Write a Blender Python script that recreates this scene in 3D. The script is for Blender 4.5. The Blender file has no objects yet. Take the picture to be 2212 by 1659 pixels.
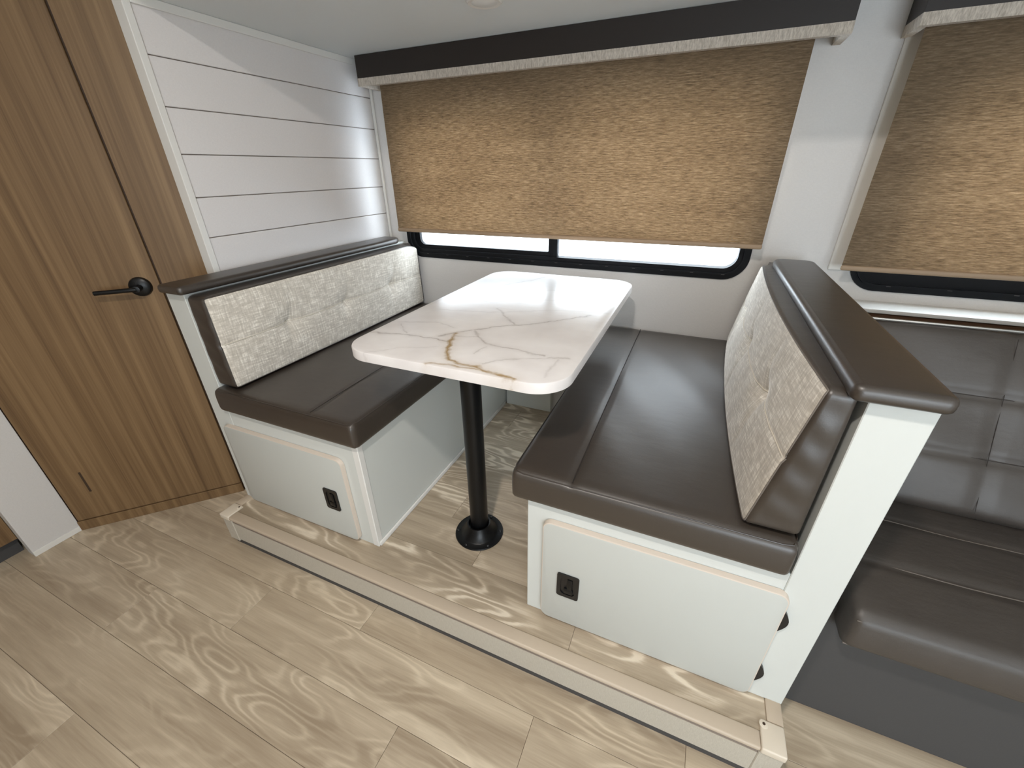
import bpy, bmesh, math, random
from mathutils import Vector, Matrix
random.seed(7)
S = bpy.context.scene
COL = S.collection
# ------------------------------------------------------------------ camera, world, lights, exposure
CAM = Vector((1.464152, -0.607398, 1.126553))
YAW, PIT, ROL, FPX = -0.415025, 0.48111, -0.013768, 887.35
fwd = Vector((math.sin(YAW)*math.cos(PIT), math.cos(YAW)*math.cos(PIT), -math.sin(PIT)))
rt = Vector((math.cos(YAW), -math.sin(YAW), 0)); up = rt.cross(fwd)
r2 = rt*math.cos(ROL)+up*math.sin(ROL); u2 = -rt*math.sin(ROL)+up*math.cos(ROL)
cd = bpy.data.cameras.new('camera'); cam = bpy.data.objects.new('camera', cd); COL.objects.link(cam)
m = Matrix((r2, u2, -fwd)).transposed().to_4x4(); m.translation = CAM; cam.matrix_world = m
cd.sensor_fit = 'HORIZONTAL'; cd.sensor_width = 36; cd.lens = FPX/2212*36; cd.clip_start = .02
S.camera = cam
w = bpy.data.worlds.new('world'); S.world = w; w.use_nodes = True
bg = w.node_tree.nodes['Background']; bg.inputs[0].default_value = (.82, .92, 1, 1); bg.inputs[1].default_value = 11.0
S.view_settings.view_transform = 'Standard'; S.view_settings.look = 'None'; S.view_settings.gamma = 1
S.view_settings.use_curve_mapping = False
S.view_settings.exposure = 0.0
S.cycles.use_denoising = True; S.cycles.max_bounces = 10; S.cycles.diffuse_bounces = 6
S.cycles.sample_clamp_indirect = 6
LAMPS = [((1.25, -.75, 1.95), 21, .05), ((.1, -1.7, 1.95), 2, .05), ((2.9, -1.5, 1.95), 3.5, .05), ((1.5, -1.9, 1.95), 4, .05)]  # first lamp placed from its shadows; the rest are added soft fill
for i, (p, e, r) in enumerate(LAMPS):
    l = bpy.data.lights.new('ceiling_lamp', 'AREA'); l.shape = 'DISK'; l.size = r*2; l.energy = e; l.color = (1, .93, .86)
    o = bpy.data.objects.new('ceiling_lamp', l); COL.objects.link(o); o.location = (p[0], p[1], p[2]-.022)
# daylight reaches the room through the windows: portals help the sampling
def portal(loc, rot, sx, sy):
    l = bpy.data.lights.new('window_portal', 'AREA'); l.shape = 'RECTANGLE'; l.size = sx; l.size_y = sy
    l.cycles.is_portal = True
    o = bpy.data.objects.new('window_portal', l); COL.objects.link(o); o.location = loc; o.rotation_euler = rot
portal((.88, 1.25, .83), (-math.pi/2, 0, 0), 1.5, .12)
portal((2.7, -2.41, .85), (math.pi/2, 0, 0), 1.5, 1.1)

# ------------------------------------------------------------------ node helpers
def lin(c):
    return tuple(((v/255+.055)/1.055)**2.4 if v/255 > .04045 else v/255/12.92 for v in c)+(1,)
class NT:
    def __init__(s, name):
        s.m = bpy.data.materials.new(name); s.m.use_nodes = True; s.t = s.m.node_tree
        s.b = s.t.nodes['Principled BSDF']
    def n(s, typ, **k):
        o = s.t.nodes.new(typ)
        for a, v in k.items(): setattr(o, a, v)
        return o
    def l(s, a, b): s.t.links.new(a, b)
    def _set(s, sock, v):
        if isinstance(v, bpy.types.NodeSocket): s.l(v, sock)
        else: sock.default_value = v
    def math(s, op, a, b=None, c=None, clamp=False):
        o = s.n('ShaderNodeMath', operation=op, use_clamp=clamp)
        s._set(o.inputs[0], a)
        if b is not None: s._set(o.inputs[1], b)
        if c is not None: s._set(o.inputs[2], c)
        return o.outputs[0]
    def vm(s, op, a, b=None, scale=None):
        o = s.n('ShaderNodeVectorMath', operation=op)
        s._set(o.inputs[0], a)
        if b is not None: s._set(o.inputs[1], b)
        if scale is not None: s._set(o.inputs['Scale'], scale)
        return o.outputs['Value'] if op in ('DOT_PRODUCT', 'LENGTH', 'DISTANCE') else o.outputs[0]
    def pos(s): return s.n('ShaderNodeNewGeometry').outputs['Position']
    def noise(s, vec, scale=1, detail=3, rough=.55, dist=0):
        o = s.n('ShaderNodeTexNoise'); s.l(vec, o.inputs['Vector'])
        o.inputs['Scale'].default_value = scale; o.inputs['Detail'].default_value = detail
        o.inputs['Roughness'].default_value = rough; o.inputs['Distortion'].default_value = dist
        return o.outputs['Fac']
    def ramp(s, f, stops):
        o = s.n('ShaderNodeValToRGB'); s.l(f, o.inputs[0]); e = o.color_ramp.elements
        while len(e) < len(stops): e.new(.5)
        for i, (p, c) in enumerate(stops):
            e[i].position = p; e[i].color = lin(c) if len(c) == 3 else c
        return o.outputs[0]
    def mix(s, f, a, b, blend='MIX'):
        o = s.n('ShaderNodeMix', data_type='RGBA', blend_type=blend)
        s._set(o.inputs[0], f); s._set(o.inputs[6], a); s._set(o.inputs[7], b); return o.outputs[2]
    def bump(s, h, st, d=.01):
        o = s.n('ShaderNodeBump'); s.l(h, o.inputs['Height']); o.inputs['Strength'].default_value = st
        o.inputs['Distance'].default_value = d; s.l(o.outputs[0], s.b.inputs['Normal'])
    def fin(s, col=None, rough=None, spec=None):
        if col is not None: s._set(s.b.inputs['Base Color'], col)
        if rough is not None: s._set(s.b.inputs['Roughness'], rough)
        if spec is not None: s.b.inputs['Specular IOR Level'].default_value = spec
        return s.m
def plain(name, c, rough=.5, spec=.5, metal=0, nz=0, nsc=300):
    t = NT(name)
    if nz:
        f = t.noise(t.pos(), nsc, 2); t.bump(f, nz, .002)
    t.b.inputs['Metallic'].default_value = metal
    return t.fin(lin(c), rough, spec)

def m_wood(name, a, b, c, rough=.45):
    t = NT(name); p = t.pos()
    v1 = t.vm('MULTIPLY', p, (48, 48, .8)); v2 = t.vm('MULTIPLY', p, (260, 260, 4)); v3 = t.vm('MULTIPLY', p, (9, 9, .3))
    f = t.math('ADD', t.math('MULTIPLY', t.noise(v1, 1, 4, .6, .3), .55), t.math('MULTIPLY', t.noise(v2, 1, 3), .2))
    f = t.math('ADD', f, t.math('MULTIPLY', t.noise(v3, 1, 2), .3))
    col = t.ramp(f, [(.37, c), (.52, b), (.67, a)])
    t.bump(f, .05, .004)
    return t.fin(col, rough, .35)
def m_plank(name, cols, streak=.5):
    t = NT(name); p = t.pos()
    rnd = t.n('ShaderNodeObjectInfo').outputs['Random']
    off = t.n('ShaderNodeCombineXYZ'); t.l(t.math('MULTIPLY', rnd, 37), off.inputs[0]); t.l(t.math('MULTIPLY', rnd, 91), off.inputs[1]); t.l(t.math('MULTIPLY', rnd, 13), off.inputs[2])
    q = t.vm('ADD', p, off.outputs[0])
    warp = t.noise(t.vm('MULTIPLY', q, (1.7, 6.5, 1)), 1, 2, .5)
    sx = t.n('ShaderNodeSeparateXYZ'); t.l(q, sx.inputs[0])
    ph = t.math('ADD', t.math('MULTIPLY', warp, 105), t.math('MULTIPLY', sx.outputs[1], 40))
    ph = t.math('ADD', ph, t.math('MULTIPLY', t.noise(t.vm('MULTIPLY', q, (14, 60, 1)), 1, 3), 3.5))
    rings = t.math('MULTIPLY_ADD', t.math('SINE', ph), .5, .5)
    fine = t.noise(t.vm('MULTIPLY', q, (9, 230, 1)), 1, 3, .6)
    broad = t.noise(t.vm('MULTIPLY', q, (1.1, 14, 1)), 1, 3, .55)
    patch = t.noise(t.vm('MULTIPLY', q, (2.0, 5, 1)), 1, 2)
    mask = t.math('SMOOTH_MIN', t.math('MULTIPLY', t.math('SUBTRACT', patch, .42, clamp=True), 4.5), 1, .2)
    rings = t.math('MULTIPLY', t.math('POWER', rings, 2.4), mask)
    f = t.math('ADD', t.math('MULTIPLY', broad, .75), t.math('MULTIPLY', fine, .22))
    f = t.math('ADD', f, t.math('MULTIPLY', t.math('SUBTRACT', rings, .2), .20*streak*2))
    f = t.math('ADD', f, t.math('MULTIPLY', t.math('SUBTRACT', rnd, .5), .05))
    col = t.ramp(f, [(.30, cols[0]), (.5, cols[1]), (.72, cols[2])])
    t.bump(f, .06, .002)
    return t.fin(col, .42, .4)
def m_blind():
    t = NT('blind_fabric'); p = t.pos()
    a = t.noise(t.vm('MULTIPLY', p, (30, 30, 260)), 1, 3, .6); b = t.noise(t.vm('MULTIPLY', p, (90, 90, 800)), 1, 2)
    c = t.noise(t.vm('MULTIPLY', p, (3, 3, 20)), 1, 2)
    f = t.math('ADD', t.math('MULTIPLY', a, .6), t.math('MULTIPLY', b, .25)); f = t.math('ADD', f, t.math('MULTIPLY', c, .15))
    col = t.ramp(f, [(.34, (114, 98, 79)), (.5, (139, 121, 99)), (.66, (165, 147, 124))])
    t.bump(f, .3, .002)
    return t.fin(col, .85, .15)
def m_linen():
    t = NT('linen_fabric'); p = t.pos()
    a = t.noise(t.vm('MULTIPLY', p, (0, 20, 190)), 1, 3, .7); b = t.noise(t.vm('MULTIPLY', p, (0, 190, 20)), 1, 3, .7)
    c = t.noise(t.vm('MULTIPLY', p, (0, 24, 24)), 1, 2)
    f = t.math('ADD', t.math('MULTIPLY', a, .45), t.math('MULTIPLY', b, .45)); f = t.math('ADD', f, t.math('MULTIPLY', c, .12))
    col = t.ramp(f, [(.41, (184, 177, 166)), (.52, (203, 196, 185)), (.62, (238, 233, 223))])
    t.bump(f, .35, .002)
    t.b.inputs['Sheen Weight'].default_value = .35; t.b.inputs['Sheen Roughness'].default_value = .35
    return t.fin(col, .7, .3)
def m_vinyl(name, c, rough=.42, k=1.0, coat=.6):
    t = NT(name); p = t.pos()
    f = t.noise(p, 420, 3, .6); g = t.noise(p, 7, 3, .5)
    col = t.mix(g, tuple(v*.82 for v in lin(c)[:3])+(1,), tuple(v*1.15 for v in lin(c)[:3])+(1,))
    h = t.math('ADD', t.math('MULTIPLY', f, .35), t.math('MULTIPLY', t.noise(t.vm('MULTIPLY', p, (14, 26, 20)), 1, 3, .5), 1.6*k))
    t.bump(h, .22, .003)
    t.b.inputs['Coat Weight'].default_value = coat; t.b.inputs['Coat Roughness'].default_value = .42; t.b.inputs['Coat IOR'].default_value = 1.6
    return t.fin(col, rough, .5)
def m_wall(name, c, st=.12):
    t = NT(name); p = t.pos()
    a = t.noise(t.vm('MULTIPLY', p, (120, 120, 500)), 1, 2); b = t.noise(t.vm('MULTIPLY', p, (500, 500, 120)), 1, 2)
    f = t.math('ADD', t.math('MULTIPLY', a, .5), t.math('MULTIPLY', b, .5))
    c0 = lin(c)
    col = t.mix(f, tuple(v*.9 for v in c0[:3])+(1,), tuple(min(1, v*1.1) for v in c0[:3])+(1,))
    t.bump(f, st, .002)
    return t.fin(col, .55, .3)
def m_marble():
    t = NT('marble_laminate'); p = t.pos()
    wn = t.n('ShaderNodeTexNoise'); t.l(p, wn.inputs['Vector']); wn.inputs['Scale'].default_value = 26; wn.inputs['Detail'].default_value = 4
    q = t.vm('ADD', p, t.vm('SCALE', t.vm('SUBTRACT', wn.outputs['Color'], (.5, .5, .5)), scale=.030))
    q = t.vm('MULTIPLY', q, (1, 1, 0))
    vary = t.math('MULTIPLY_ADD', t.noise(p, 34, 3), 2.2, -.35, clamp=True)
    def vein(pts, wd, wf):
        wd = wd*1.35
        best = None
        for (a, b) in zip(pts, pts[1:]):
            d = (b[0]-a[0], b[1]-a[1], 0); L2 = d[0]**2+d[1]**2
            rel = t.vm('SUBTRACT', q, (a[0], a[1], 0))
            k = t.math('DIVIDE', t.vm('DOT_PRODUCT', rel, d), L2, clamp=True)
            ds = t.vm('DISTANCE', rel, t.vm('SCALE', d, scale=k))
            best = ds if best is None else t.math('MINIMUM', best, ds)
        core = t.math('SUBTRACT', 1, t.math('DIVIDE', best, wd), clamp=True)
        halo = t.math('SUBTRACT', 1, t.math('DIVIDE', best, wd*5), clamp=True)
        return t.math('ADD', t.math('MULTIPLY', t.math('MULTIPLY', core, vary), wf), t.math('MULTIPLY', t.math('POWER', halo, 2), wf*.35), clamp=True)
    V1=[(0.67, 0.22), (0.729, 0.232), (0.813, 0.244), (0.911, 0.241)]
    V2=[(0.87, 0.261), (0.898, 0.305), (0.98, 0.389), (1.077, 0.454), (1.201, 0.585)]
    G=[(0.903, 0.296), (0.915, 0.242), (0.941, 0.195), (0.957, 0.157), (0.976, 0.139), (1.001, 0.129), (1.05, 0.133), (1.097, 0.115), (1.153, 0.106)]
    G2=[(0.934, 0.102), (0.955, 0.114), (1.008, 0.114), (1.073, 0.123)]
    V3=[(0.941, 0.333), (0.978, 0.293), (1.01, 0.26), (1.094, 0.256), (1.172, 0.243)]
    V4=[(1.055, 0.151), (1.09, 0.193), (1.148, 0.218), (1.234, 0.255)]
    V5=[(0.911, 0.545), (0.971, 0.475), (1.023, 0.424)]
    V6=[(0.767, 0.779), (0.872, 0.931), (0.919, 1.023)]
    V7=[(0.697, 0.322), (0.794, 0.36), (0.869, 0.34)]
    V8=[(0.708, 0.307), (0.777, 0.251)]; V9=[(0.757, 0.099), (0.819, 0.16), (0.901, 0.2)]
    V10=[(0.909, 0.282), (0.967, 0.299)]; V11=[(1.013, 0.197), (1.018, 0.244)]; V12=[(1.21, 0.136), (1.215, 0.235)]
    V13=[(0.72, .62), (.86, .60), (1.02, .69), (1.24, .72)]; V14=[(.74, .47), (.9, .50), (1.1, .60), (1.25, .62)]; V15=[(.7, .70), (.9, .74), (1.0, .82), (1.24, .86)]
    grey = None
    for v, wd, wf in ((V1, .0035, .6), (V2, .0035, .6), (V3, .004, .55), (V4, .003, .4), (V5, .004, .5), (V6, .0035, .5), (V7, .003, .3), (V8, .0025, .35), (V9, .0025, .25), (V10, .003, .35), (V11, .003, .3), (V12, .004, .25), (V13, .006, .22), (V14, .005, .2), (V15, .006, .22)):
        x = vein(v, wd, wf); grey = x if grey is None else t.math('MAXIMUM', grey, x)
    gold = t.math('MAXIMUM', vein(G, .0062, .95), vein(G2, .0045, .7))
    cl = t.noise(p, 6, 3)
    base = t.ramp(cl, [(.3, (214, 209, 207)), (.7, (232, 229, 227))])
    col = t.mix(grey, base, lin((150, 141, 135))); col = t.mix(gold, col, lin((158, 134, 98)))
    t.bump(t.noise(t.vm('MULTIPLY', p, (9, 42, 1)), 1, 3, .6), .10, .004)
    return t.fin(col, .30, .5)

M = dict(
 door=m_wood('oak_door_laminate', (138, 112, 80), (119, 94, 65), (93, 71, 47)),
 white=plain('white_laminate', (205, 208, 204), .38, .4, nz=.03),
 doorw=plain('door_white_laminate', (190, 192, 187), .38, .4, nz=.03),
 white2=plain('white_trim', (222, 221, 217), .35, .45),
 wall=m_wall('woven_wall_paper', (208, 206, 204)),
 ship=m_wall('shiplap_board', (220, 217, 216)),
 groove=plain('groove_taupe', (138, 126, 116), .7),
 ceil=plain('ceiling_panel', (216, 221, 222), .6, .3, nz=.06, nsc=200),
 plank=m_plank('floor_plank_vinyl', ((154, 138, 117), (182, 167, 145), (212, 198, 175))),
 plank2=m_plank('slide_plank_vinyl', ((150, 136, 116), (180, 165, 144), (222, 210, 190)), .9),
 under=plain('plank_joint', (112, 98, 84), .8),
 trimb=plain('beige_edge_trim', (188, 173, 154), .4, .4, nz=.03),
 cap=plain('ivory_cap', (214, 203, 186), .35, .4),
 blind=m_blind(), linen=m_linen(),
 hem=plain('blind_hem', (158, 134, 108), .6),
 vinyl=m_vinyl('brown_vinyl', (52, 44, 37), .44),
 sofa=m_vinyl('grey_brown_leather', (66, 60, 55), .52, 2.2, .2),
 seam=plain('seam_thread', (104, 96, 88), .7),
 seamd=plain('dark_seam', (40, 33, 28), .7),
 seaml=plain('light_seam', (205, 198, 184), .7),
 dark=plain('dark_board', (40, 34, 31), .5, .4, nz=.03),
 lining=None,
 black=plain('black_plastic', (16, 16, 18), .35, .5),
 blackm=plain('black_powder_coat', (10, 11, 13), .35, .35, nz=.05),
 frame=plain('black_window_frame', (16, 18, 22), .6, .2),
 sbase=plain('charcoal_base', (72, 71, 71), .6, .3, nz=.1),
 tan=plain('tan_edge', (206, 194, 181), .5),
 slot=plain('slot_brown', (60, 42, 26), .7),
 walnut=plain('walnut_strip', (92, 66, 46), .45),
 metal=plain('brushed_metal', (180, 178, 174), .3, .5, 1),
 gold=plain('tan_board', (170, 150, 120), .5),
 marble=m_marble(),
 ground=plain('pale_concrete', (225, 228, 232), .9),
 kerb=plain('kerb_stone', (120, 112, 106), .9),
)
def m_fascia():
    t = NT('linen_fascia'); p = t.pos()
    a = t.noise(t.vm('MULTIPLY', p, (700, 700, 60)), 1, 3, .7); b = t.noise(t.vm('MULTIPLY', p, (90, 90, 700)), 1, 2)
    f = t.math('ADD', t.math('MULTIPLY', a, .7), t.math('MULTIPLY', b, .3))
    col = t.ramp(f, [(.3, (172, 165, 152)), (.7, (196, 190, 177))])
    return t.fin(col, .55, .3)
M['fascia'] = m_fascia()
def m_lining():
    t = NT('valance_lining'); p = t.pos()
    f = t.noise(t.vm('MULTIPLY', p, (260, 260, 60)), 1, 3, .7)
    col = t.ramp(f, [(.35, (168, 158, 146)), (.65, (208, 199, 187))]); t.bump(f, .3, .002)
    return t.fin(col, .8, .2)
M['lining'] = m_lining()
t = NT('window_glass'); t.b.inputs['Transmission Weight'].default_value = 1; t.b.inputs['IOR'].default_value = 1.0; t.b.inputs['Roughness'].default_value = 0
tr = t.n('ShaderNodeBsdfTransparent'); gl = t.n('ShaderNodeBsdfGlossy'); gl.inputs['Roughness'].default_value = .02
mx = t.n('ShaderNodeMixShader'); mx.inputs[0].default_value = .06
t.l(tr.outputs[0], mx.inputs[1]); t.l(gl.outputs[0], mx.inputs[2]); t.l(mx.outputs[0], t.t.nodes['Material Output'].inputs['Surface'])
M['glass'] = t.m
def emis(name, c, s):
    t = NT(name); t.b.inputs['Emission Color'].default_value = lin(c); t.b.inputs['Emission Strength'].default_value = s
    return t.fin(lin(c), .4)
M['lit'] = emis('lit_diffuser', (255, 232, 205), 12)
M['frost'] = plain('frosted_lens', (225, 226, 224), .35)

# ------------------------------------------------------------------ object helpers
LOC = {}
def empty(name, loc, label=None, cat=None, group=None, kind=None):
    o = bpy.data.objects.new(name, None); COL.objects.link(o); o.location = loc; o.empty_display_size = .05
    LOC[o] = Vector(loc); tag(o, label, cat, group, kind); return o
def tag(o, label=None, cat=None, group=None, kind=None):
    if label: o['label'] = label
    if cat: o['category'] = cat
    if group: o['group'] = group
    if kind: o['kind'] = kind
    return o
def build(name, bm, mats, parent=None, smooth=False, **k):
    """bm in world coordinates; linked as ONE object whose origin sits at its base"""
    me = bpy.data.meshes.new(name)
    if parent is not None: base = LOC[parent]
    else:
        xs = [v.co for v in bm.verts]
        base = Vector(((min(v.x for v in xs)+max(v.x for v in xs))/2, (min(v.y for v in xs)+max(v.y for v in xs))/2, min(v.z for v in xs)))
    bmesh.ops.translate(bm, verts=bm.verts, vec=-base)
    bmesh.ops.recalc_face_normals(bm, faces=bm.faces)
    bm.to_mesh(me); bm.free()
    if not isinstance(mats, (list, tuple)): mats = [mats]
    for mt in mats: me.materials.append(mt)
    if smooth:
        for p in me.polygons: p.use_smooth = True
        if smooth != 'all': me.set_sharp_from_angle(angle=math.radians(35))
    o = bpy.data.objects.new(name, me); COL.objects.link(o)
    if parent is not None: o.parent = parent; LOC[o] = LOC[parent]
    else: o.location = base; LOC[o] = base
    tag(o, **k); return o
def B(): return bmesh.new()
def box(bm, x0, x1, y0, y1, z0, z1, bev=0, seg=2, mi=0, xf=None):
    t = bmesh.new(); bmesh.ops.create_cube(t, size=1)
    for v in t.verts:
        v.co = Vector(((x0+x1)/2+v.co.x*(x1-x0), (y0+y1)/2+v.co.y*(y1-y0), (z0+z1)/2+v.co.z*(z1-z0)))
    if bev: bmesh.ops.bevel(t, geom=list(t.edges), offset=min(bev, abs(x1-x0)*.49, abs(y1-y0)*.49, abs(z1-z0)*.49), segments=seg, profile=.5, affect='EDGES')
    if xf is not None: bmesh.ops.transform(t, matrix=xf, verts=t.verts)
    for f in t.faces: f.material_index = mi
    merge(bm, t); return bm
def merge(bm, t):
    me = bpy.data.meshes.new('tmp'); t.to_mesh(me); t.free(); bm.from_mesh(me); bpy.data.meshes.remove(me)
def lathe(bm, prof, c, n=40, axis=Vector((0, 0, 1)), mi=0):
    t = bmesh.new(); rings = []
    for r, z in prof:
        if r < 1e-6: rings.append([t.verts.new((0, 0, z))])
        else: rings.append([t.verts.new((r*math.cos(2*math.pi*i/n), r*math.sin(2*math.pi*i/n), z)) for i in range(n)])
    for a, b in zip(rings, rings[1:]):
        for i in range(n):
            j = (i+1) % n
            if len(a) == 1 and len(b) == 1: continue
            if len(a) == 1: t.faces.new((a[0], b[i], b[j]))
            elif len(b) == 1: t.faces.new((a[i], a[j], b[0]))
            else: t.faces.new((a[i], a[j], b[j], b[i]))
    q = Vector((0, 0, 1)).rotation_difference(axis.normalized()).to_matrix().to_4x4(); q.translation = Vector(c)
    bmesh.ops.transform(t, matrix=q, verts=t.verts)
    for f in t.faces: f.material_index = mi
    merge(bm, t); return bm
def tube(bm, pts, r, n=8, closed=False, mi=0):
    pts = [Vector(p) for p in pts]; rings = []; N = len(pts)
    for i, p in enumerate(pts):
        a = pts[(i-1) % N] if (closed or i) else p; b = pts[(i+1) % N] if (closed or i < N-1) else p
        d = (b-a).normalized(); s = d.cross(Vector((0, 0, 1)))
        if s.length < .1: s = d.cross(Vector((0, 1, 0)))
        s.normalize(); u = s.cross(d)
        rings.append([bm.verts.new(p+s*r*math.cos(2*math.pi*k/n)+u*r*math.sin(2*math.pi*k/n)) for k in range(n)])
    for i in range(N if closed else N-1):
        A, Bq = rings[i], rings[(i+1) % N]
        for k in range(n): bm.faces.new((A[k], A[(k+1) % n], Bq[(k+1) % n], Bq[k])).material_index = mi
    if not closed:
        bm.faces.new(rings[0]).material_index = mi; bm.faces.new(rings[-1][::-1]).material_index = mi
    return bm
def rrect(x0, x1, z0, z1, rad, n=8):
    """rounded rectangle outline; rad = number or (bl, br, tr, tl)"""
    R = rad if isinstance(rad, tuple) else (rad,)*4
    out = []
    for (cx, cz, a0, r) in ((x0+R[0], z0+R[0], 180, R[0]), (x1-R[1], z0+R[1], 270, R[1]), (x1-R[2], z1-R[2], 0, R[2]), (x0+R[3], z1-R[3], 90, R[3])):
        for i in range(n+1):
            a = math.radians(a0+90*i/n); out.append((cx+r*math.cos(a), cz+r*math.sin(a)))
    return out
def prism(bm, outline, fn, d0, d1, bev=0, mi=0, mside=None):
    """outline 2D -> fn(u,v,d) 3D, extruded d0..d1, with optional small edge rounding on the d0 side"""
    t = bmesh.new(); n = len(outline)
    cx = sum(p[0] for p in outline)/n; cy = sum(p[1] for p in outline)/n
    def ins(k):
        o = []
        for i in range(n):
            a = Vector(outline[i-1]); b = Vector(outline[(i+1) % n]); dd = (b-a)
            nn = Vector((-dd.y, dd.x)); nn.normalize() if nn.length else None
            o.append(Vector(outline[i])+nn*k)
        return o
    sg = 1 if d1 > d0 else -1
    L = [(bev, d0), (bev*.3, d0+sg*bev*.3), (0, d0+sg*bev), (0, d1)] if bev else [(0, d0), (0, d1)]
    rings = [[t.verts.new(fn(p[0], p[1], d)) for p in ins(k)] for k, d in L]
    t.faces.new(rings[0]).material_index = mi
    t.faces.new(rings[-1][::-1]).material_index = mi
    for a, b in zip(rings, rings[1:]):
        for i in range(n):
            t.faces.new((a[i], a[(i+1) % n], b[(i+1) % n], b[i])).material_index = mi if mside is None else mside
    merge(bm, t); return bm
def frame_ring(bm, outer, inner, fn, d0, d1, mi=0):
    n = len(outer); assert n == len(inner)
    V = [[bm.verts.new(fn(p[0], p[1], d)) for p in o] for o, d in ((outer, d1), (outer, d0), (inner, d0), (inner, d1))]
    for k in range(4):
        a, b = V[k], V[(k+1) % 4]
        for i in range(n): bm.faces.new((a[i], a[(i+1) % n], b[(i+1) % n], b[i])).material_index = mi
    return bm
def soft(x0, x1, y0, y1, z0, z1, nx, ny, nz, r, fn=None):
    """rounded box as a dense grid; returns bmesh and tags each face with its box side in a layer"""
    t = bmesh.new(); vd = {}
    cen = Vector(((x0+x1)/2, (y0+y1)/2, (z0+z1)/2)); h = Vector(((x1-x0)/2, (y1-y0)/2, (z1-z0)/2))
    R = r if isinstance(r, (tuple, list)) else (r, r, r)
    def V(i, j, k):
        if (i, j, k) in vd: return vd[(i, j, k)]
        p = Vector((i/nx*2-1, j/ny*2-1, k/nz*2-1)); P = Vector((p.x*h.x, p.y*h.y, p.z*h.z))
        q = Vector([max(-(h[a]-R[a]), min(h[a]-R[a], P[a])) for a in range(3)])
        d = Vector([(P[a]-q[a])/R[a] for a in range(3)])
        mxx = max(abs(d.x), abs(d.y), abs(d.z))
        if mxx > 1e-9 and d.length > 0:
            d = d*(mxx/d.length) if mxx < 1 else d/d.length
        W = cen+q+Vector((d.x*R[0], d.y*R[1], d.z*R[2]))
        if fn: W = fn(W, p)
        vd[(i, j, k)] = t.verts.new(W); return vd[(i, j, k)]
    lay = t.faces.layers.int.new('side')
    def quad(a, b, c, d, s):
        f = t.faces.new((V(*a), V(*b), V(*c), V(*d))); f[lay] = s
    for j in range(ny):
        for k in range(nz):
            quad((0, j, k), (0, j, k+1), (0, j+1, k+1), (0, j+1, k), 1); quad((nx, j, k), (nx, j+1, k), (nx, j+1, k+1), (nx, j, k+1), 2)
    for i in range(nx):
        for k in range(nz):
            quad((i, 0, k), (i+1, 0, k), (i+1, 0, k+1), (i, 0, k+1), 3); quad((i, ny, k), (i, ny, k+1), (i+1, ny, k+1), (i+1, ny, k), 4)
    for i in range(nx):
        for j in range(ny):
            quad((i, j, 0), (i, j+1, 0), (i+1, j+1, 0), (i+1, j, 0), 5); quad((i, j, nz), (i+1, j, nz), (i+1, j+1, nz), (i, j+1, nz), 6)
    return t, lay
XZ = lambda u, v, d: (u, d, v)
XY = lambda u, v, d: (u, v, d)

# ------------------------------------------------------------------ dimensions
FL = -.14; D = 1.19; CZ = 1.545; TOP = 1.97
ST = dict(kind='structure')
# floor with planks
def planks(parent, mat, rows, zt, th=.004, gap=.0008):
    for (y0, y1, cuts) in rows:
        for a, b in zip(cuts, cuts[1:]):
            build('plank', box(B(), a+gap/2, b-gap/2, y0+gap/2, y1-gap/2, zt-th, zt, .0006, 1), mat, parent)
floor = build('floor', box(B(), -.84, 3.93, -2.42, D, FL-.03, FL-.0035), M['under'], **ST)
fixed = {-1: [.326], -2: [-.045], -3: [.9], -4: [.16], 0: [.704], -5: [-.35, .95]}
rows = []
for k in range(-15, 9):
    y0 = -.0865+.157*k; y1 = y0+.157
    if y0 > D-.02: break
    xs = -.78 if y1 < .45 else 1.7
    cuts = [xs]+[c for c in fixed.get(k, []) if c > xs]
    x = cuts[-1]+random.uniform(.9, 1.3)
    if k not in fixed: x = xs+random.uniform(.3, 1.2)
    while x < 3.7: cuts.append(x); x += 1.22
    cuts.append(3.9); rows.append((max(y0, -2.36), min(y1, D), cuts))
planks(floor, M['plank'], rows, FL)

# raised platform
pf = empty('raised_platform', (.915, .5, FL), 'low raised dinette platform of pale oak vinyl planks with beige front edge', 'platform')
build('platform_body', box(B(), 0.003, 1.828, .012, D, -.114, -.004), M['fascia'], pf)
build('dark_gap_strip', box(B(), .02, 1.81, .004, D, FL, -.1135), M['sbase'], pf, label='dark strip standing in for the dark gap over the floor')  # flush dark fill stands in for the darkness of the gap
prow = [(.030, .160, [.034, 1.335, 1.797]), (.160, .317, [.004, .976, 1.828]), (.317, .474, [.004, .81, 1.828]), (.474, .631, [.004, 1.1, 1.828]),
        (.631, .788, [.004, .7, 1.828]), (.788, .945, [.004, 1.0, 1.828]), (.945, 1.102, [.004, .76, 1.828]), (1.102, D, [.004, .95, 1.828])]
planks(pf, M['plank2'], prow, 0)
bm = B(); box(bm, .05, 1.781, .0, .012, -.114, -.032); build('fascia', bm, M['fascia'], pf)
bm = B(); box(bm, .05, 1.781, -.0085, .030, -.010, .0035, .005, 3); build('edge_trim', bm, M['trimb'], pf, smooth=True)
bm = B(); box(bm, .05, 1.781, .0008, .012, -.032, -.010); build('trim_shadow_band', bm, M['groove'], pf)  # taupe band paints the shadow below the overhanging trim lip
for x0, x1 in ((0, .0495), (1.7815, 1.831)):
    bm = B(); box(bm, x0, x1, -.0075, .055, -.016, .005, .004, 3); build('corner_cap', bm, M['cap'], pf, smooth=True, label='ivory corner cap')
    bm = B(); box(bm, x0, x1, -.002, .012, -.124, -.0165, .002, 1); build('fascia_end', bm, M['fascia'], pf)
for x0, x1 in ((0, .034), (1.797, 1.831)):
    bm = B(); box(bm, x0, x1, .0555, .107, -.014, .0035, .003, 2); build('side_trim', bm, M['trimb'], pf, smooth=True)
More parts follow.
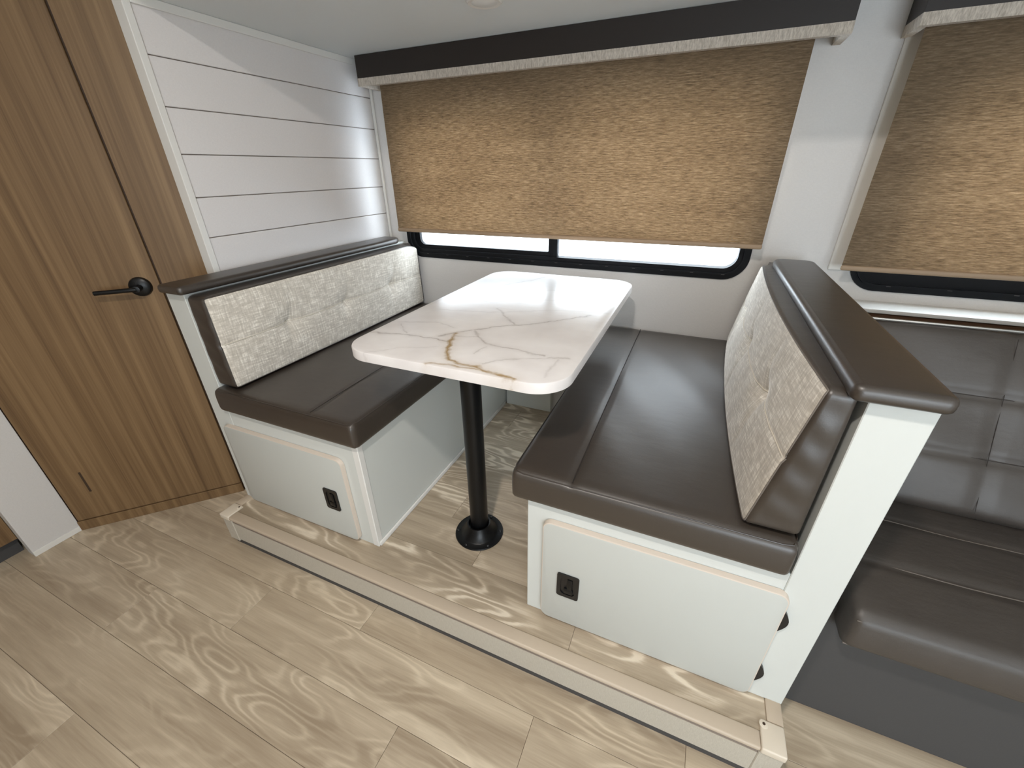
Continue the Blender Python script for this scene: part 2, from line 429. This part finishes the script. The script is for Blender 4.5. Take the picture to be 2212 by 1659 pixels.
for x, y, z in ((1.789, .044, .005), (.042, .044, .005)):
    bm = B(); lathe(bm, [(0, .0022), (.006, .0024), (.0092, .0012), (.0096, 0)], (x, y, z), 20); build('screw', bm, M['cap'], pf, smooth=True)
    bm = B(); lathe(bm, [(0, .003), (.0032, .003), (.0032, .0)], (x, y, z), 10); build('screw_recess', bm, M['slot'], pf)
for x in (.45, 1.03, 1.59):
    bm = B(); lathe(bm, [(0, .0012), (.002, .001), (.003, 0)], (x, -.0062, -.003), 12, Vector((0, -1, 0))); build('nail', bm, M['gold'], pf)

# back wall with two openings
def wall_holes(name, xs, zs, holes, y0, y1, mat):
    bm = B()
    for i in range(len(xs)-1):
        for k in range(len(zs)-1):
            cx = (xs[i]+xs[i+1])/2; cz = (zs[k]+zs[k+1])/2
            if any(a < cx < b and c < cz < d for a, b, c, d in holes): continue
            box(bm, xs[i], xs[i+1], y0, y1, zs[k], zs[k+1])
    return build(name, bm, mat, **ST)
W1 = (.108, 1.650, .738, 1.40); W2 = (1.962, 3.45, .738, 1.40)
wall_holes('wall_back', [-.12, W1[0]+.03, W1[1]-.03, W2[0]+.03, W2[1]-.03, 3.95], [FL-.03, W1[2]+.03, W1[3]-.03, TOP+.03],
           [(W1[0]+.03, W1[1]-.03, W1[2]+.03, W1[3]-.03), (W2[0]+.03, W2[1]-.03, W2[2]+.03, W2[3]-.03)], D, D+.05, M['wall'])
# left slide wall with shiplap boards
wl = build('wall_left', box(B(), -.035, -.006, .27, D, FL+.14, TOP), M['groove'], **ST)
zs = [.70, .822, .941, 1.060, 1.179, 1.298, 1.417, 1.545]
for a, b in zip(zs, zs[1:]):
    build('board', box(B(), -.006, .000, .285, D, a+.0013, b-.0013, .0015, 1), M['ship'], wl)
build('trim_1', box(B(), -.036, .005, .266, .287, .0, TOP, .002, 2), M['white2'], **ST)
build('trim_2', box(B(), .001, .007, .287, D, CZ-.022, CZ, .002, 2), M['white2'], **ST)
bm = B(); box(bm, .001, .014, D-.013, D, .70, CZ, .005, 3); build('trim_3', bm, M['white2'], smooth=True, **ST)
# pilaster edge batten beside the second blind and its foot
build('trim_4', box(B(), 1.897, 1.940, D-.010, D, .80, CZ-.06, .004, 2), M['white2'], **ST)
# slide ceiling, header, main ceiling
build('ceiling', box(B(), -.04, 3.95, .27, D+.03, CZ, CZ+.03), M['ceil'], **ST)
build('wall_header', box(B(), -.04, 3.95, .272, .30, CZ+.03, TOP+.02), M['wall'], **ST)
build('ceiling_2', box(B(), -.80, 3.95, -2.42, .30, TOP, TOP+.03), M['ceil'], **ST)
# diagonal wood wall with door
A0 = Vector((-.614, -.205, 0)); DD = Vector((.68921, .72456, 0)); NN = Vector((DD.y, -DD.x, 0))
def DG(u, v, d): return A0+DD*u+NN*d+Vector((0, 0, v))
XD = Matrix.Translation(A0) @ Matrix((DD, -NN, Vector((0, 0, 1)))).transposed().to_4x4()   # local x along, y into the wall, z up
build('wall_slant', box(B(), -.05, .80, .010, .04, FL, TOP, xf=XD), M['slot'], **ST)
build('trim_5', box(B(), .578, .80, -.0, .012, FL, TOP, xf=XD), M['door'], **ST)
bb = build('baseboard_slant', box(B(), .0, .572, -.003, .012, FL, -.097, .001, 1, xf=XD), M['door'], **ST)
door = empty('door_1', A0+DD*.3+Vector((0, 0, -.09)), kind='structure')
build('door_panel', box(B(), .004, .571, 0, .03, -.094, TOP-.04, .0015, 1, xf=XD), M['door'], door)
bm = B(); box(bm, .089, .0955, -.0012, .004, .030, .124, xf=XD); build('edge_slot', bm, M['slot'], door, label='narrow dark slot low in the door')
hd = B(); lathe(hd, [(0, .016), (.022, .016), (.030, .011), (.0325, .003), (.0325, 0)], DG(.517, .788, 0), 36, NN)
h = build('door_handle', hd, M['blackm'], door, smooth=True, label='black lever handle on a round rose')
bm = B(); lathe(bm, [(0, .0), (.0105, .0), (.0105, .048), (0, .05)], DG(.517, .788, 0), 20, NN)
P = [DG(.517, .788, .045), DG(.50, .788, .047), DG(.46, .7875, .046), DG(.405, .787, .043)]
tube(bm, P, .0072, 12); build('lever', bm, M['blackm'], h, smooth=True)
# short white wall left of the door, wood cabinet beyond
ws = build('wall_stub', box(B(), -.664, -.616, -.345, -.203, FL, TOP, .001, 1), M['wall'], **ST)
build('baseboard_stub', box(B(), -.618, -.6125, -.345, -.203, FL, FL+.022, .001, 1), M['white2'], **ST)
build('wall_corner', box(B(), -.80, -.664, -.26, -.203, FL, TOP), M['wall'], **ST)
cb = empty('tall_cabinet', (-.75, -1.2, FL), 'brown oak tall cabinet beside the short white wall', 'cabinet')
build('side_panel', box(B(), -.79, -.665, -2.2, -.3455, FL+.075, TOP-.01, .001, 1), M['door'], cb)
build('toe_kick', box(B(), -.79, -.70, -2.2, -.3455, FL, FL+.075), M['sbase'], cb)
build('wall_side', box(B(), -.83, -.80, -2.42, .0, FL, TOP), M['wall'], **ST)
build('wall_right', box(B(), 3.9, 3.93, -2.42, D+.02, FL, TOP), M['wall'], **ST)
wall_holes('wall_front', [-.80, 1.9, 3.5, 3.93], [FL, .25, 1.45, TOP], [(1.9, 3.5, .25, 1.45)], -2.40, -2.36, M['wall'])
w3 = empty('window_added', (2.6, -2.38, .40), kind='structure')  # unseen opening, added and enlarged to bring cool daylight from front right
bm = B(); frame_ring(bm, rrect(1.87, 3.53, .22, 1.48, .05), rrect(1.93, 3.47, .28, 1.42, .03), XZ, -2.35, -2.40); build('window_frame', bm, M['frame'], w3)
build('window_pane', box(B(), 1.92, 3.48, -2.384, -2.38, .27, 1.43), M['glass'], w3)

# windows 1 and 2
def window(name, W, left_inner, mull, e):
    x0, x1, z0, z1 = W; w = empty(name, ((x0+x1)/2, D, z0), kind='structure')
    bm = B(); O = rrect(x0, x1, z0, z1, .085, 10)
    frame_ring(bm, O, rrect(x0+.016, x1-.016, z0+.016, z1-.016, .07, 10), XZ, D-.006, D+.03)
    frame_ring(bm, rrect(x0+.016, x1-.016, z0+.016, z1-.016, .07, 10), rrect(x0+.024, x1-.024, z0+.024, z1-.024, .062, 10), XZ, D-.012, D+.03)
    frame_ring(bm, rrect(x0+.024, x1-.024, z0+.024, z1-.024, .062, 10), rrect(x0+.040+e, x1-.040-e, z0+.041+e, z1-.041-e, .05, 10), XZ, D-.003, D+.045)
    build('window_frame', bm, M['frame'], w, smooth=True)
    if mull:
        bm = B(); frame_ring(bm, rrect(x0+.036, mull[0]+.012, z0+.036, z1-.036, (.045, .004, .004, .045)), rrect(left_inner, mull[0], z0+.060, z1-.06, (.03, .006, .006, .03)), XZ, D+.008, D+.026)
        build('sash', bm, M['frame'], w, smooth=True, label='sliding sash frame')
        build('mullion', box(B(), mull[0]+.010, mull[1], D+.0, D+.03, z0+.034, z1-.034, .003, 2), M['frame'], w, smooth=True)
    build('window_pane', box(B(), x0+.03, x1-.03, D+.030, D+.034, z0+.03, z1-.03), M['glass'], w)
    bm = B(); n = 13 if mull else 9
    for i in range(n):
        x = x0+.12+i*(x1-x0-.2)/(n-1)
        t = bmesh.new(); box(bm, x-.006, x+.006, D-.0135, D-.0115, z0+.019, z0+.021)
    build('weep_slot', bm, M['sbase'], w, kind='stuff')
    return w
window('window_1', W1, .176, (.855, .898), 0)
window('window_2', W2, None, None, .045)

# ------------------------------------------------------------------ blinds and valances
def blind(x0, x1, zb, label):
    b = empty('roller_blind', ((x0+x1)/2, 1.10, zb), label, 'blind')
    t = bmesh.new(); nx, nz = 40, 24
    vv = [[t.verts.new((x0+(x1-x0)*i/nx, 1.10+.0012*math.sin(i*.9+k*.35)*(k/nz), zb+.016+(CZ-.03-zb)*k/nz)) for i in range(nx+1)] for k in range(nz+1)]
    for k in range(nz):
        for i in range(nx): t.faces.new((vv[k][i], vv[k][i+1], vv[k+1][i+1], vv[k+1][i]))
    bmesh.ops.solidify(t, geom=list(t.faces), thickness=.001)
    build('blind_fabric', t, M['blind'], b, smooth=True)
    build('hem_bar', box(B(), x0-.001, x1+.001, 1.093, 1.107, zb, zb+.017, .0055, 3), M['hem'], b, smooth=True)
    bm = B(); lathe(bm, [(0, 0), (.019, 0), (.019, x1-x0), (0, x1-x0)], (x0, 1.118, CZ-.035), 20, Vector((1, 0, 0))); build('roller_tube', bm, M['metal'], b, smooth=True)
    for x in (x0-.010, x1+.004):
        build('bracket', box(B(), x, x+.006, 1.085, D, CZ-.066, CZ-.002, .002, 1), M['white2'], b)
    return b
blind(.127, 1.667, .869, 'woven tan roller blind pulled down over the window behind the table')
blind(1.912, 3.40, .816, 'woven tan roller blind over the window behind the dark sofa')
def valance(x0, x1, label):
    v = empty('valance', ((x0+x1)/2, 1.06, 1.44), label, 'valance'); y0 = 1.060; th = .020; z0 = 1.441; z1 = 1.468
    def U(za, zb, e=0):
        bm = B(); box(bm, x0-e, x1+e, y0-e, y0+th, za, zb); box(bm, x0-e, x0+th, y0+th, D-.001, za, zb); box(bm, x1-th, x1+e, y0+th, D-.001, za, zb); return bm
    build('board', U(z1, CZ-.001), M['dark'], v)
    build('lining', U(z0, z1, .0008), M['lining'], v, label='pale woven bottom band')
    return v
valance(.050, 1.744, 'long dark brown window valance over the dinette blind')
valance(1.888, 3.45, 'dark brown valance over the blind behind the sofa')
# unlit puck lamp in the slide ceiling
pk = empty('puck_light', (.805, .735, CZ-.014), 'small round white puck light on the lower ceiling, unlit', 'light')
bm = B(); lathe(bm, [(.036, .004), (.046, .003), (.052, .008), (.054, .014)], (.805, .735, CZ-.014), 36); build('housing', bm, M['white2'], pk, smooth=True)
bm = B(); lathe(bm, [(0, 0), (.02, .0005), (.036, .004)], (.805, .735, CZ-.014), 36); build('lens', bm, M['frost'], pk, smooth=True)
for i, (p, e, r) in enumerate(LAMPS):
    c = empty('ceiling_light', (p[0], p[1], TOP-.022), ['round lit ceiling light over the aisle in front of the table', 'added round fill light near the tall cabinet', 'added round fill light in front of the sofa', 'added round fill light by the wall opposite the dinette'][i], 'light', 'lit ceiling lights')
    bm = B(); lathe(bm, [(r, .002), (r+.012, 0), (r+.018, .008), (r+.02, .022)], (p[0], p[1], TOP-.022), 32); build('housing', bm, M['white2'], c, smooth=True)
    bm = B(); lathe(bm, [(0, .008), (r, .008)], (p[0], p[1], TOP-.022), 32); build('diffuser', bm, M['lit'], c)

# ------------------------------------------------------------------ dinette benches
YB = .107
def cab_door(parent, x0, x1, z0, z1, latch_c, hinges):
    bm = B()
    prism(bm, rrect(x0, x1, z0, z1, .024, 8), XZ, YB-.0155, YB-.001, .003, 0, 1)
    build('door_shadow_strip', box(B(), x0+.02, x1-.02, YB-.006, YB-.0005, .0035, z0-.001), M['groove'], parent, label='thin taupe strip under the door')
    d = build('door', bm, [M['doorw'], M['tan']], parent, smooth=True, label='rounded white overlay door with a tan edge')
    lx, lz = latch_c
    bm = B(); frame_ring(bm, rrect(lx-.029, lx+.029, lz-.0425, lz+.0425, .007), rrect(lx-.019, lx+.019, lz-.032, lz+.032, .012), XZ, YB-.0195, YB-.016)
    prism(bm, rrect(lx-.020, lx+.020, lz-.033, lz+.033, .012), XZ, YB-.0168, YB-.0155)
    l = build('latch', bm, M['black'], d, smooth=True, label='black recessed slide latch')
    bm = B(); box(bm, lx-.006+.004, lx+.008+.004, YB-.0205, YB-.0165, lz-.024, lz+.028, .002, 2); box(bm, lx-.010, lx+.014, YB-.0215, YB-.0165, lz-.026, lz-.008, .002, 2)
    build('latch_slide', bm, M['blackm'], d, smooth=True)
    for hz in hinges:
        o = [(x1-.0005+.0145*math.sin(math.pi*i/10), hz-.034+.068*i/10) for i in range(11)]
        bm = B(); prism(bm, o, XZ, YB-.010, YB-.0005, 0); build('hinge', bm, M['black'], d)
    return d
# left bench
XL2 = .650
bl = empty('dinette_bench', (.33, .65, 0), 'white dinette bench base with small storage door, against the shiplap wall', 'bench', 'dinette benches')
bm = B(); box(bm, .004, XL2, YB, D-.001, .0, .413, .002, 1); build('carcass', bm, M['white'], bl)
build('corner_post', box(B(), XL2-.022, XL2+.002, YB-.002, YB+.02, 0, .413, .002, 1), M['white2'], bl)
build('end_panel', box(B(), .003, .090, YB-.001, D-.001, .0, .812, .0015, 1), M['white'], bl)
cab_door(bl, .047, .583, .009, .350, (.505, .173), [])
build('skirting', box(B(), XL2, XL2+.007, YB+.004, D-.05, .0, .018, .003, 2), M['white2'], bl, smooth=True)
# right bench
br = empty('dinette_bench', (1.5, .65, 0), 'white dinette bench base with wide storage door, beside the sofa', 'bench', 'dinette benches')
bm = B(); box(bm, 1.187, 1.745, YB, D-.001, .0, .413, .002, 1); build('carcass', bm, M['white'], br)
build('end_panel', box(B(), 1.745, 1.832, YB-.001, D-.001, .0, .812, .0015, 1), M['white'], br)
cab_door(br, 1.233, 1.758, .009, .367, (1.307, .165), [.284, .095])
# padded top caps
def capfn(x0, x1):
    def f(W, p):
        W.z += .004*math.sin(9*W.y+W.x*20)*.25
        return W
    return f
def topcap(parent, x0, x1, y0, y1, z0, z1, rside):
    t = bmesh.new()
    out = rrect(x0, x1, y0, y1, (.014, .014, .035, .035) if rside == 0 else (.014, .014, .05, .014), 8)
    n = len(out); L = [(.006, z0), (.001, z0+.004), (0, z0+.010), (0, z1-.010), (.0015, z1-.005), (.005, z1-.0015), (.012, z1)]
    rings = []
    for k, z in L:
        ring = []
        for i in range(n):
            a = Vector(out[i-1]); b = Vector(out[(i+1) % n]); d = b-a; nn = Vector((-d.y, d.x)).normalized()
            q = Vector(out[i])+nn*k; ring.append(t.verts.new((q.x, q.y, z)))
        rings.append(ring)
    t.faces.new(rings[0][::-1]); t.faces.new(rings[-1])
    for a, b in zip(rings, rings[1:]):
        for i in range(n): t.faces.new((a[i], a[(i+1) % n], b[(i+1) % n], b[i]))
    o = build('top_cap', t, M['vinyl'], parent, smooth='all', label='padded brown vinyl cap')
    return o
topcap(bl, .006, .115, .084, 1.135, .813, .838, -1)
topcap(br, 1.712, 1.836, .080, 1.120, .813, .840, 0)

# seat cushions
def seat(x0, x1, y0, seam_x, label, mir):
    def fn(W, p):
        top = max(0, p.z); e = (1-p.x**4)*(1-p.y**4)
        if p.z > .99: W.z += .006*e-.0035*math.exp(-((W.x-seam_x)/.006)**2)
        if abs(p.z) < .99: W.y += -.003*(1-p.z**2)*(1 if p.y < -.99 else 0)
        W.z += .0015*math.sin(W.x*31+W.y*17)*top*e
        return W
    nx = 70
    t, lay = soft(x0, x1, y0, D-.004, .414, .500, nx, 60, 10, (.014, .014, .017), fn)
    c = build('seat_cushion', t, M['vinyl'], None, smooth='all', label=label, cat='cushion', group='dinette seat cushions')
    bm = B(); tube(bm, [(seam_x, y0+.012+i*(D-y0-.03)/30, .5025+(.006*(1-(2*i/30-1)**4)*.8-.001)) for i in range(31)], .0011, 6); build('top_seam', bm, M['seamd'], c)
    z = .4965; r = .022
    bm = B(); pts = [(x0+.004, D-.02, z)] + [(x0+.0035, y0+.03, z), (x0+.012, y0+.008, z+.0), (x0+.03, y0+.0035, z)] + [(x0+(x1-x0)*k/12, y0+.0035, z) for k in range(1, 12)] + [(x1-.03, y0+.0035, z), (x1-.012, y0+.008, z), (x1-.0035, y0+.03, z), (x1-.004, D-.02, z)]
    tube(bm, pts, .0014, 6); build('edge_piping', bm, M['vinyl'], c, smooth=True)
    return c
seat(.080, .668, .088, .503, 'brown vinyl seat cushion on the bench by the shiplap wall', 1)
seat(1.150, 1.738, .088, 1.297, 'brown vinyl seat cushion on the bench nearest the sofa', -1)

# back cushions
def back(side, label):
    bow, amp = (.006, .008) if side > 0 else (.022, .004)
    """side=+1: faces +x (left bench); -1: faces -x (right bench)"""
    ys = (.107, 1.172) if side > 0 else (.104, 1.172); z0, z1 = .508, .806 if side > 0 else .818
    tufts = [(.362, .657), (.634, .655), (.933, .658)] if side > 0 else [(.36, .672), (.69, .670), (1.0, .668)]
    zm = tufts[0][1]
    def xf(y, z, tz):      # outer face position
        if side > 0: return .171+.009*(1-tz)
        return 1.690-.054*(1-tz)
    bx = .092 if side > 0 else 1.733
    def fn(W, p):
        ty = (p.y+1)/2; tz = (p.z+1)/2
        k = (p.x*side+1)/2        # 0 at back, 1 at face
        face = xf(W.y, W.z, tz)
        inset = abs((W.x-cx)/hx)   # rounding carries on
        W.x = bx+(face-bx)*((W.x-cx)*side/hx+1)/2
        bul = (1-p.y**6)*(1-abs(p.z)**3.0)
        d = amp*bul+bow*(1-p.y**2)
        for (a, b) in tufts:
            r2 = ((W.y-a)/.055)**2+((W.z-b)/.04)**2
            d -= .016*math.exp(-r2)*1.0+.010*math.exp(-(((W.y-a)/.012)**2+((W.z-b)/.012)**2))
            d -= .0045*math.exp(-((W.y-a-.02*math.sin((W.z-b)*18))/.011)**2)*(1-abs(p.z)**2)
        d -= .0030*math.exp(-((W.z-zm)/.006)**2)
        d += .0012*math.sin(W.y*60+W.z*40)*bul*.6
        W.x += side*d*k
        if p.y < -.99: W.y -= .005*(1-p.z**2)*(1-p.x**2)+.0016*(1-p.x**2)*math.sin(W.z*95+W.x*55)*(1-p.z**4)
        if p.z > .99: W.z += .0012*math.sin(W.y*240)*max(0, ty-.72)*3.5*(1-p.x**2)
        if k > .5 and ty > .9: W.z -= .02*((ty-.9)/.1)**2*max(0, p.z)
        return W
    x0, x1 = (.092, .168) if side > 0 else (1.64, 1.743)
    cx = (x0+x1)/2; hx = (x1-x0)/2
    t, lay = soft(x0, x1, ys[0], ys[1], z0, z1, 10, 120, 64, (.010, .016, .014), fn)
    fs = 2 if side > 0 else 1
    t2 = t.copy(); l2 = t2.faces.layers.int['side']; l1 = t.faces.layers.int['side']
    bmesh.ops.delete(t, geom=[f for f in t.faces if f[l1] == fs], context='FACES')
    bmesh.ops.delete(t2, geom=[f for f in t2.faces if f[l2] != fs], context='FACES')
    loop = {}
    t2.verts.ensure_lookup_table()
    be = [e for e in t2.edges if e.is_boundary]
    # ordered boundary
    start = be[0].verts[0]; order = [start]; prev = None; cur = start
    while True:
        nx_ = [e for e in cur.link_edges if e.is_boundary and e is not prev]
        e = nx_[0]; cur = e.other_vert(cur); prev = e
        if cur is start: break
        order.append(cur)
    pipe = [v.co.copy() for v in order][::1]
    c = build('back_cushion', t, M['vinyl'], None, smooth='all', label=label, cat='cushion', group='dinette back cushions')
    base = LOC[c]
    f = build('fabric_panel', t2, M['linen'], c, smooth='all', label='tufted light linen face panel')
    bm = B(); tube(bm, pipe, .0016, 6, True); build('panel_piping', bm, M['seam'] if side < 0 else M['vinyl'], c, smooth=True)
    def face_x(y, z):
        tz = (z-z0)/(z1-z0); ty = (y-ys[0])/(ys[1]-ys[0]); pz = 2*tz-1; py = 2*ty-1
        bul = (1-py**6)*(1-abs(pz)**3.0); d = amp*bul+bow*(1-py**2)
        for (a, b) in tufts:
            d -= .016*math.exp(-(((y-a)/.055)**2+((z-b)/.04)**2))+.010*math.exp(-(((y-a)/.012)**2+((z-b)/.012)**2))
            d -= .0045*math.exp(-((y-a-.02*math.sin((z-b)*18))/.011)**2)*(1-abs(pz)**2)
        d -= .0030*math.exp(-((z-zm)/.006)**2)
        d += .0012*math.sin(y*60+z*40)*bul*.6
        return xf(y, z, tz)+side*d
    bm = B(); tube(bm, [(face_x(y, zm)+side*.0014, y, zm) for y in [ys[0]+.012+i*(ys[1]-ys[0]-.024)/90 for i in range(91)]], .0013, 6); build('seam', bm, M['seaml'], f, smooth=True)
    for (a, b) in tufts:
        bm = B(); lathe(bm, [(0, .003), (.005, .002), (.007, 0)], (face_x(a, b)-side*.001, a, b), 14, Vector((side, 0, 0))); build('tuft', bm, M['linen'], f, smooth=True)
    return c
back(1, 'tufted linen and brown vinyl back cushion along the shiplap wall')
back(-1, 'tufted linen and brown vinyl back cushion on the bench nearest the sofa')

# ------------------------------------------------------------------ table
tb = empty('dinette_table', (.932, .295, 0), 'white marble-look pedestal table with rounded corners between the benches', 'table')
bm = B(); out = rrect(.668, 1.262, .1, 1.066, .085, 14)
prism(bm, out, lambda u, v, d: (u, v, d), .7325, .7065, .004); build('tabletop', bm, M['marble'], tb, smooth=True, label='white marble-look top with grey and gold veins')
bm = B(); lathe(bm, [(.0285, .0), (.0305, .012), (.0305, .70), (.0, .70)], (.934, .300, .008), 40)
build('pole', bm, M['blackm'], tb, smooth=True)
bm = B(); lathe(bm, [(0, .705), (.075, .705), (.078, .700), (.040, .672), (.034, .66), (.034, .64), (.03, .64)], (.934, .300, .0), 40); build('top_flange', bm, M['blackm'], tb, smooth=True)
bm = B(); lathe(bm, [(.082, 0), (.0835, .003), (.082, .0065), (.064, .009), (.0615, .011), (.045, .034), (.041, .046), (.040, .048), (.0355, .048), (.034, .03), (.0, .03)], (.934, .295, .0), 48)
fl = build('floor_flange', bm, M['blackm'], tb, smooth=True)
for k in range(6):
    a = k*math.pi/3+.35; bm = B(); lathe(bm, [(0, .0035), (.003, .0035), (.0055, .0)], (.934+.073*math.cos(a), .295+.073*math.sin(a), .0075), 12); build('screw', bm, M['black'], fl, smooth=True)

# white duct box under the window
build('duct_box', box(B(), XL2+.008, .905, 1.150, D-.001, .001, .40, .001, 1), M['white'], None, label='low white box on the wall under the window, behind the table pole', cat='box')

# ------------------------------------------------------------------ sofa
sf = empty('sofa', (2.7, .6, FL), 'dark grey-brown leather sofa with stitched squares beside the dinette', 'sofa')
build('sofa_base', box(B(), 1.872, 3.6, .217, .95, FL, .245, .002, 1), M['sbase'], sf, label='charcoal fabric base')
def sseat(W, p):
    e = (1-p.x**8)*(1-p.y**6)
    if p.z > .9: W.z += .030*(1-p.y**2)*.6 + .012*(W.y-.15)/.4
    for sy in (.300, .450):
        if p.z > .9: W.z -= .006*math.exp(-((W.y-sy)/.010)**2)
    for k in range(5):
        if p.z > .9 and W.y > .44: W.z -= .005*math.exp(-((W.x-(2.29+.30*k-.3))/.012)**2)
    if p.z > .9: W.z += .003*math.sin(W.x*14+W.y*9)*e
    if p.y < -.99: W.y -= .008*(1-p.z**2)
    return W
t, lay = soft(1.893, 3.6, .152, .70, .205, .312, 110, 60, 12, (.012, .020, .020), sseat)
sc = build('seat_pad', t, M['sofa'], sf, smooth='all')
def seatz(y): return .312+.030*(1-((y-.152)/.548*2-1)**2)*.6+.012*(y-.15)/.4
for sy in (.300, .450):
    bm = B(); tube(bm, [(1.90+i*.0425, sy+.004*math.sin(i*.9), seatz(sy)-.0045+.003*math.sin((1.9+i*.0425)*14+sy*9)) for i in range(40)], .0014, 6); build('stitching', bm, M['seam'], sc)
bm = B(); tube(bm, [(1.898+i*.17, .1512, .296) for i in range(11)], .0012, 6); tube(bm, [(1.898+i*.17, .156, .214) for i in range(11)], .0022, 6); build('edge_piping', bm, M['seam'], sc)
# reclined back pad, built upright in (x, h, depth) and leaned
bz0, by0 = .345, .520; lean = math.radians(25)
ux = Vector((0, math.sin(lean), math.cos(lean))); nx_ = Vector((0, -math.cos(lean), math.sin(lean)))
HB = .475
def sback(W, p):
    x, dd, hh = W.x, W.y, W.z
    gx = [2.20+.30*k for k in range(5)]; gh = [.154, .304]
    d = 0
    if p.y < -.9:
        d += .012*(1-p.z**4)
        for g in gx: d -= .007*math.exp(-((x-g)/.012)**2)
        for g in gh: d -= .007*math.exp(-((hh-g)/.012)**2)
        d += .003*math.sin(x*17+hh*23)
    return Vector((x, by0, bz0))+ux*hh+nx_*(-dd+d)
t, lay = soft(1.893, 3.6, 0, .11, 0, HB, 120, 6, 60, (.03, .03, .03), sback)
sb = build('back_pad', t, M['sofa'], sf, smooth='all')
for g in (.154, .304):
    bm = B(); tube(bm, [Vector((1.91+i*.042, by0, bz0))+ux*g+nx_*.0062 for i in range(40)], .0007, 5); build('stitching', bm, M['seamd'], sb)
for k in range(5):
    g = 2.20+.30*k
    bm = B(); tube(bm, [Vector((g, by0, bz0))+ux*h+nx_*(.0055) for h in [.02+i*.043 for i in range(11)]], .0007, 5); build('stitching', bm, M['seamd'], sb)
bm = B(); pp = Vector((0, by0, bz0))+ux*(HB-.006)-nx_*.004; tube(bm, [(1.9+i*.17, pp.y, pp.z) for i in range(11)], .004, 8); build('top_piping', bm, M['metal'], sb, smooth=True, label='thin pale piping')
# ledge behind the sofa
lg = empty('wall_ledge', (2.9, 1.1, .64), 'glossy white ledge with walnut front under the window behind the sofa', 'ledge')
build('ledge_top', box(B(), 1.834, 3.88, 1.075, D-.001, .690, .703, .002, 2), M['white2'], lg, smooth=True)
build('front_strip', box(B(), 1.834, 3.88, 1.085, 1.10, .62, .690), M['walnut'], lg, label='walnut brown front strip')

# ------------------------------------------------------------------ outside
build('floor_outside', box(B(), -30, 30, D+.3, 60, -1.1, -1.0), M['ground'], **ST)
k = build('kerb', box(B(), .75, 1.75, 5.9, 6.1, -1.0, -.86, .01, 1), M['kerb'], None, label='grey kerb block on the bright ground outside the window', cat='kerb')
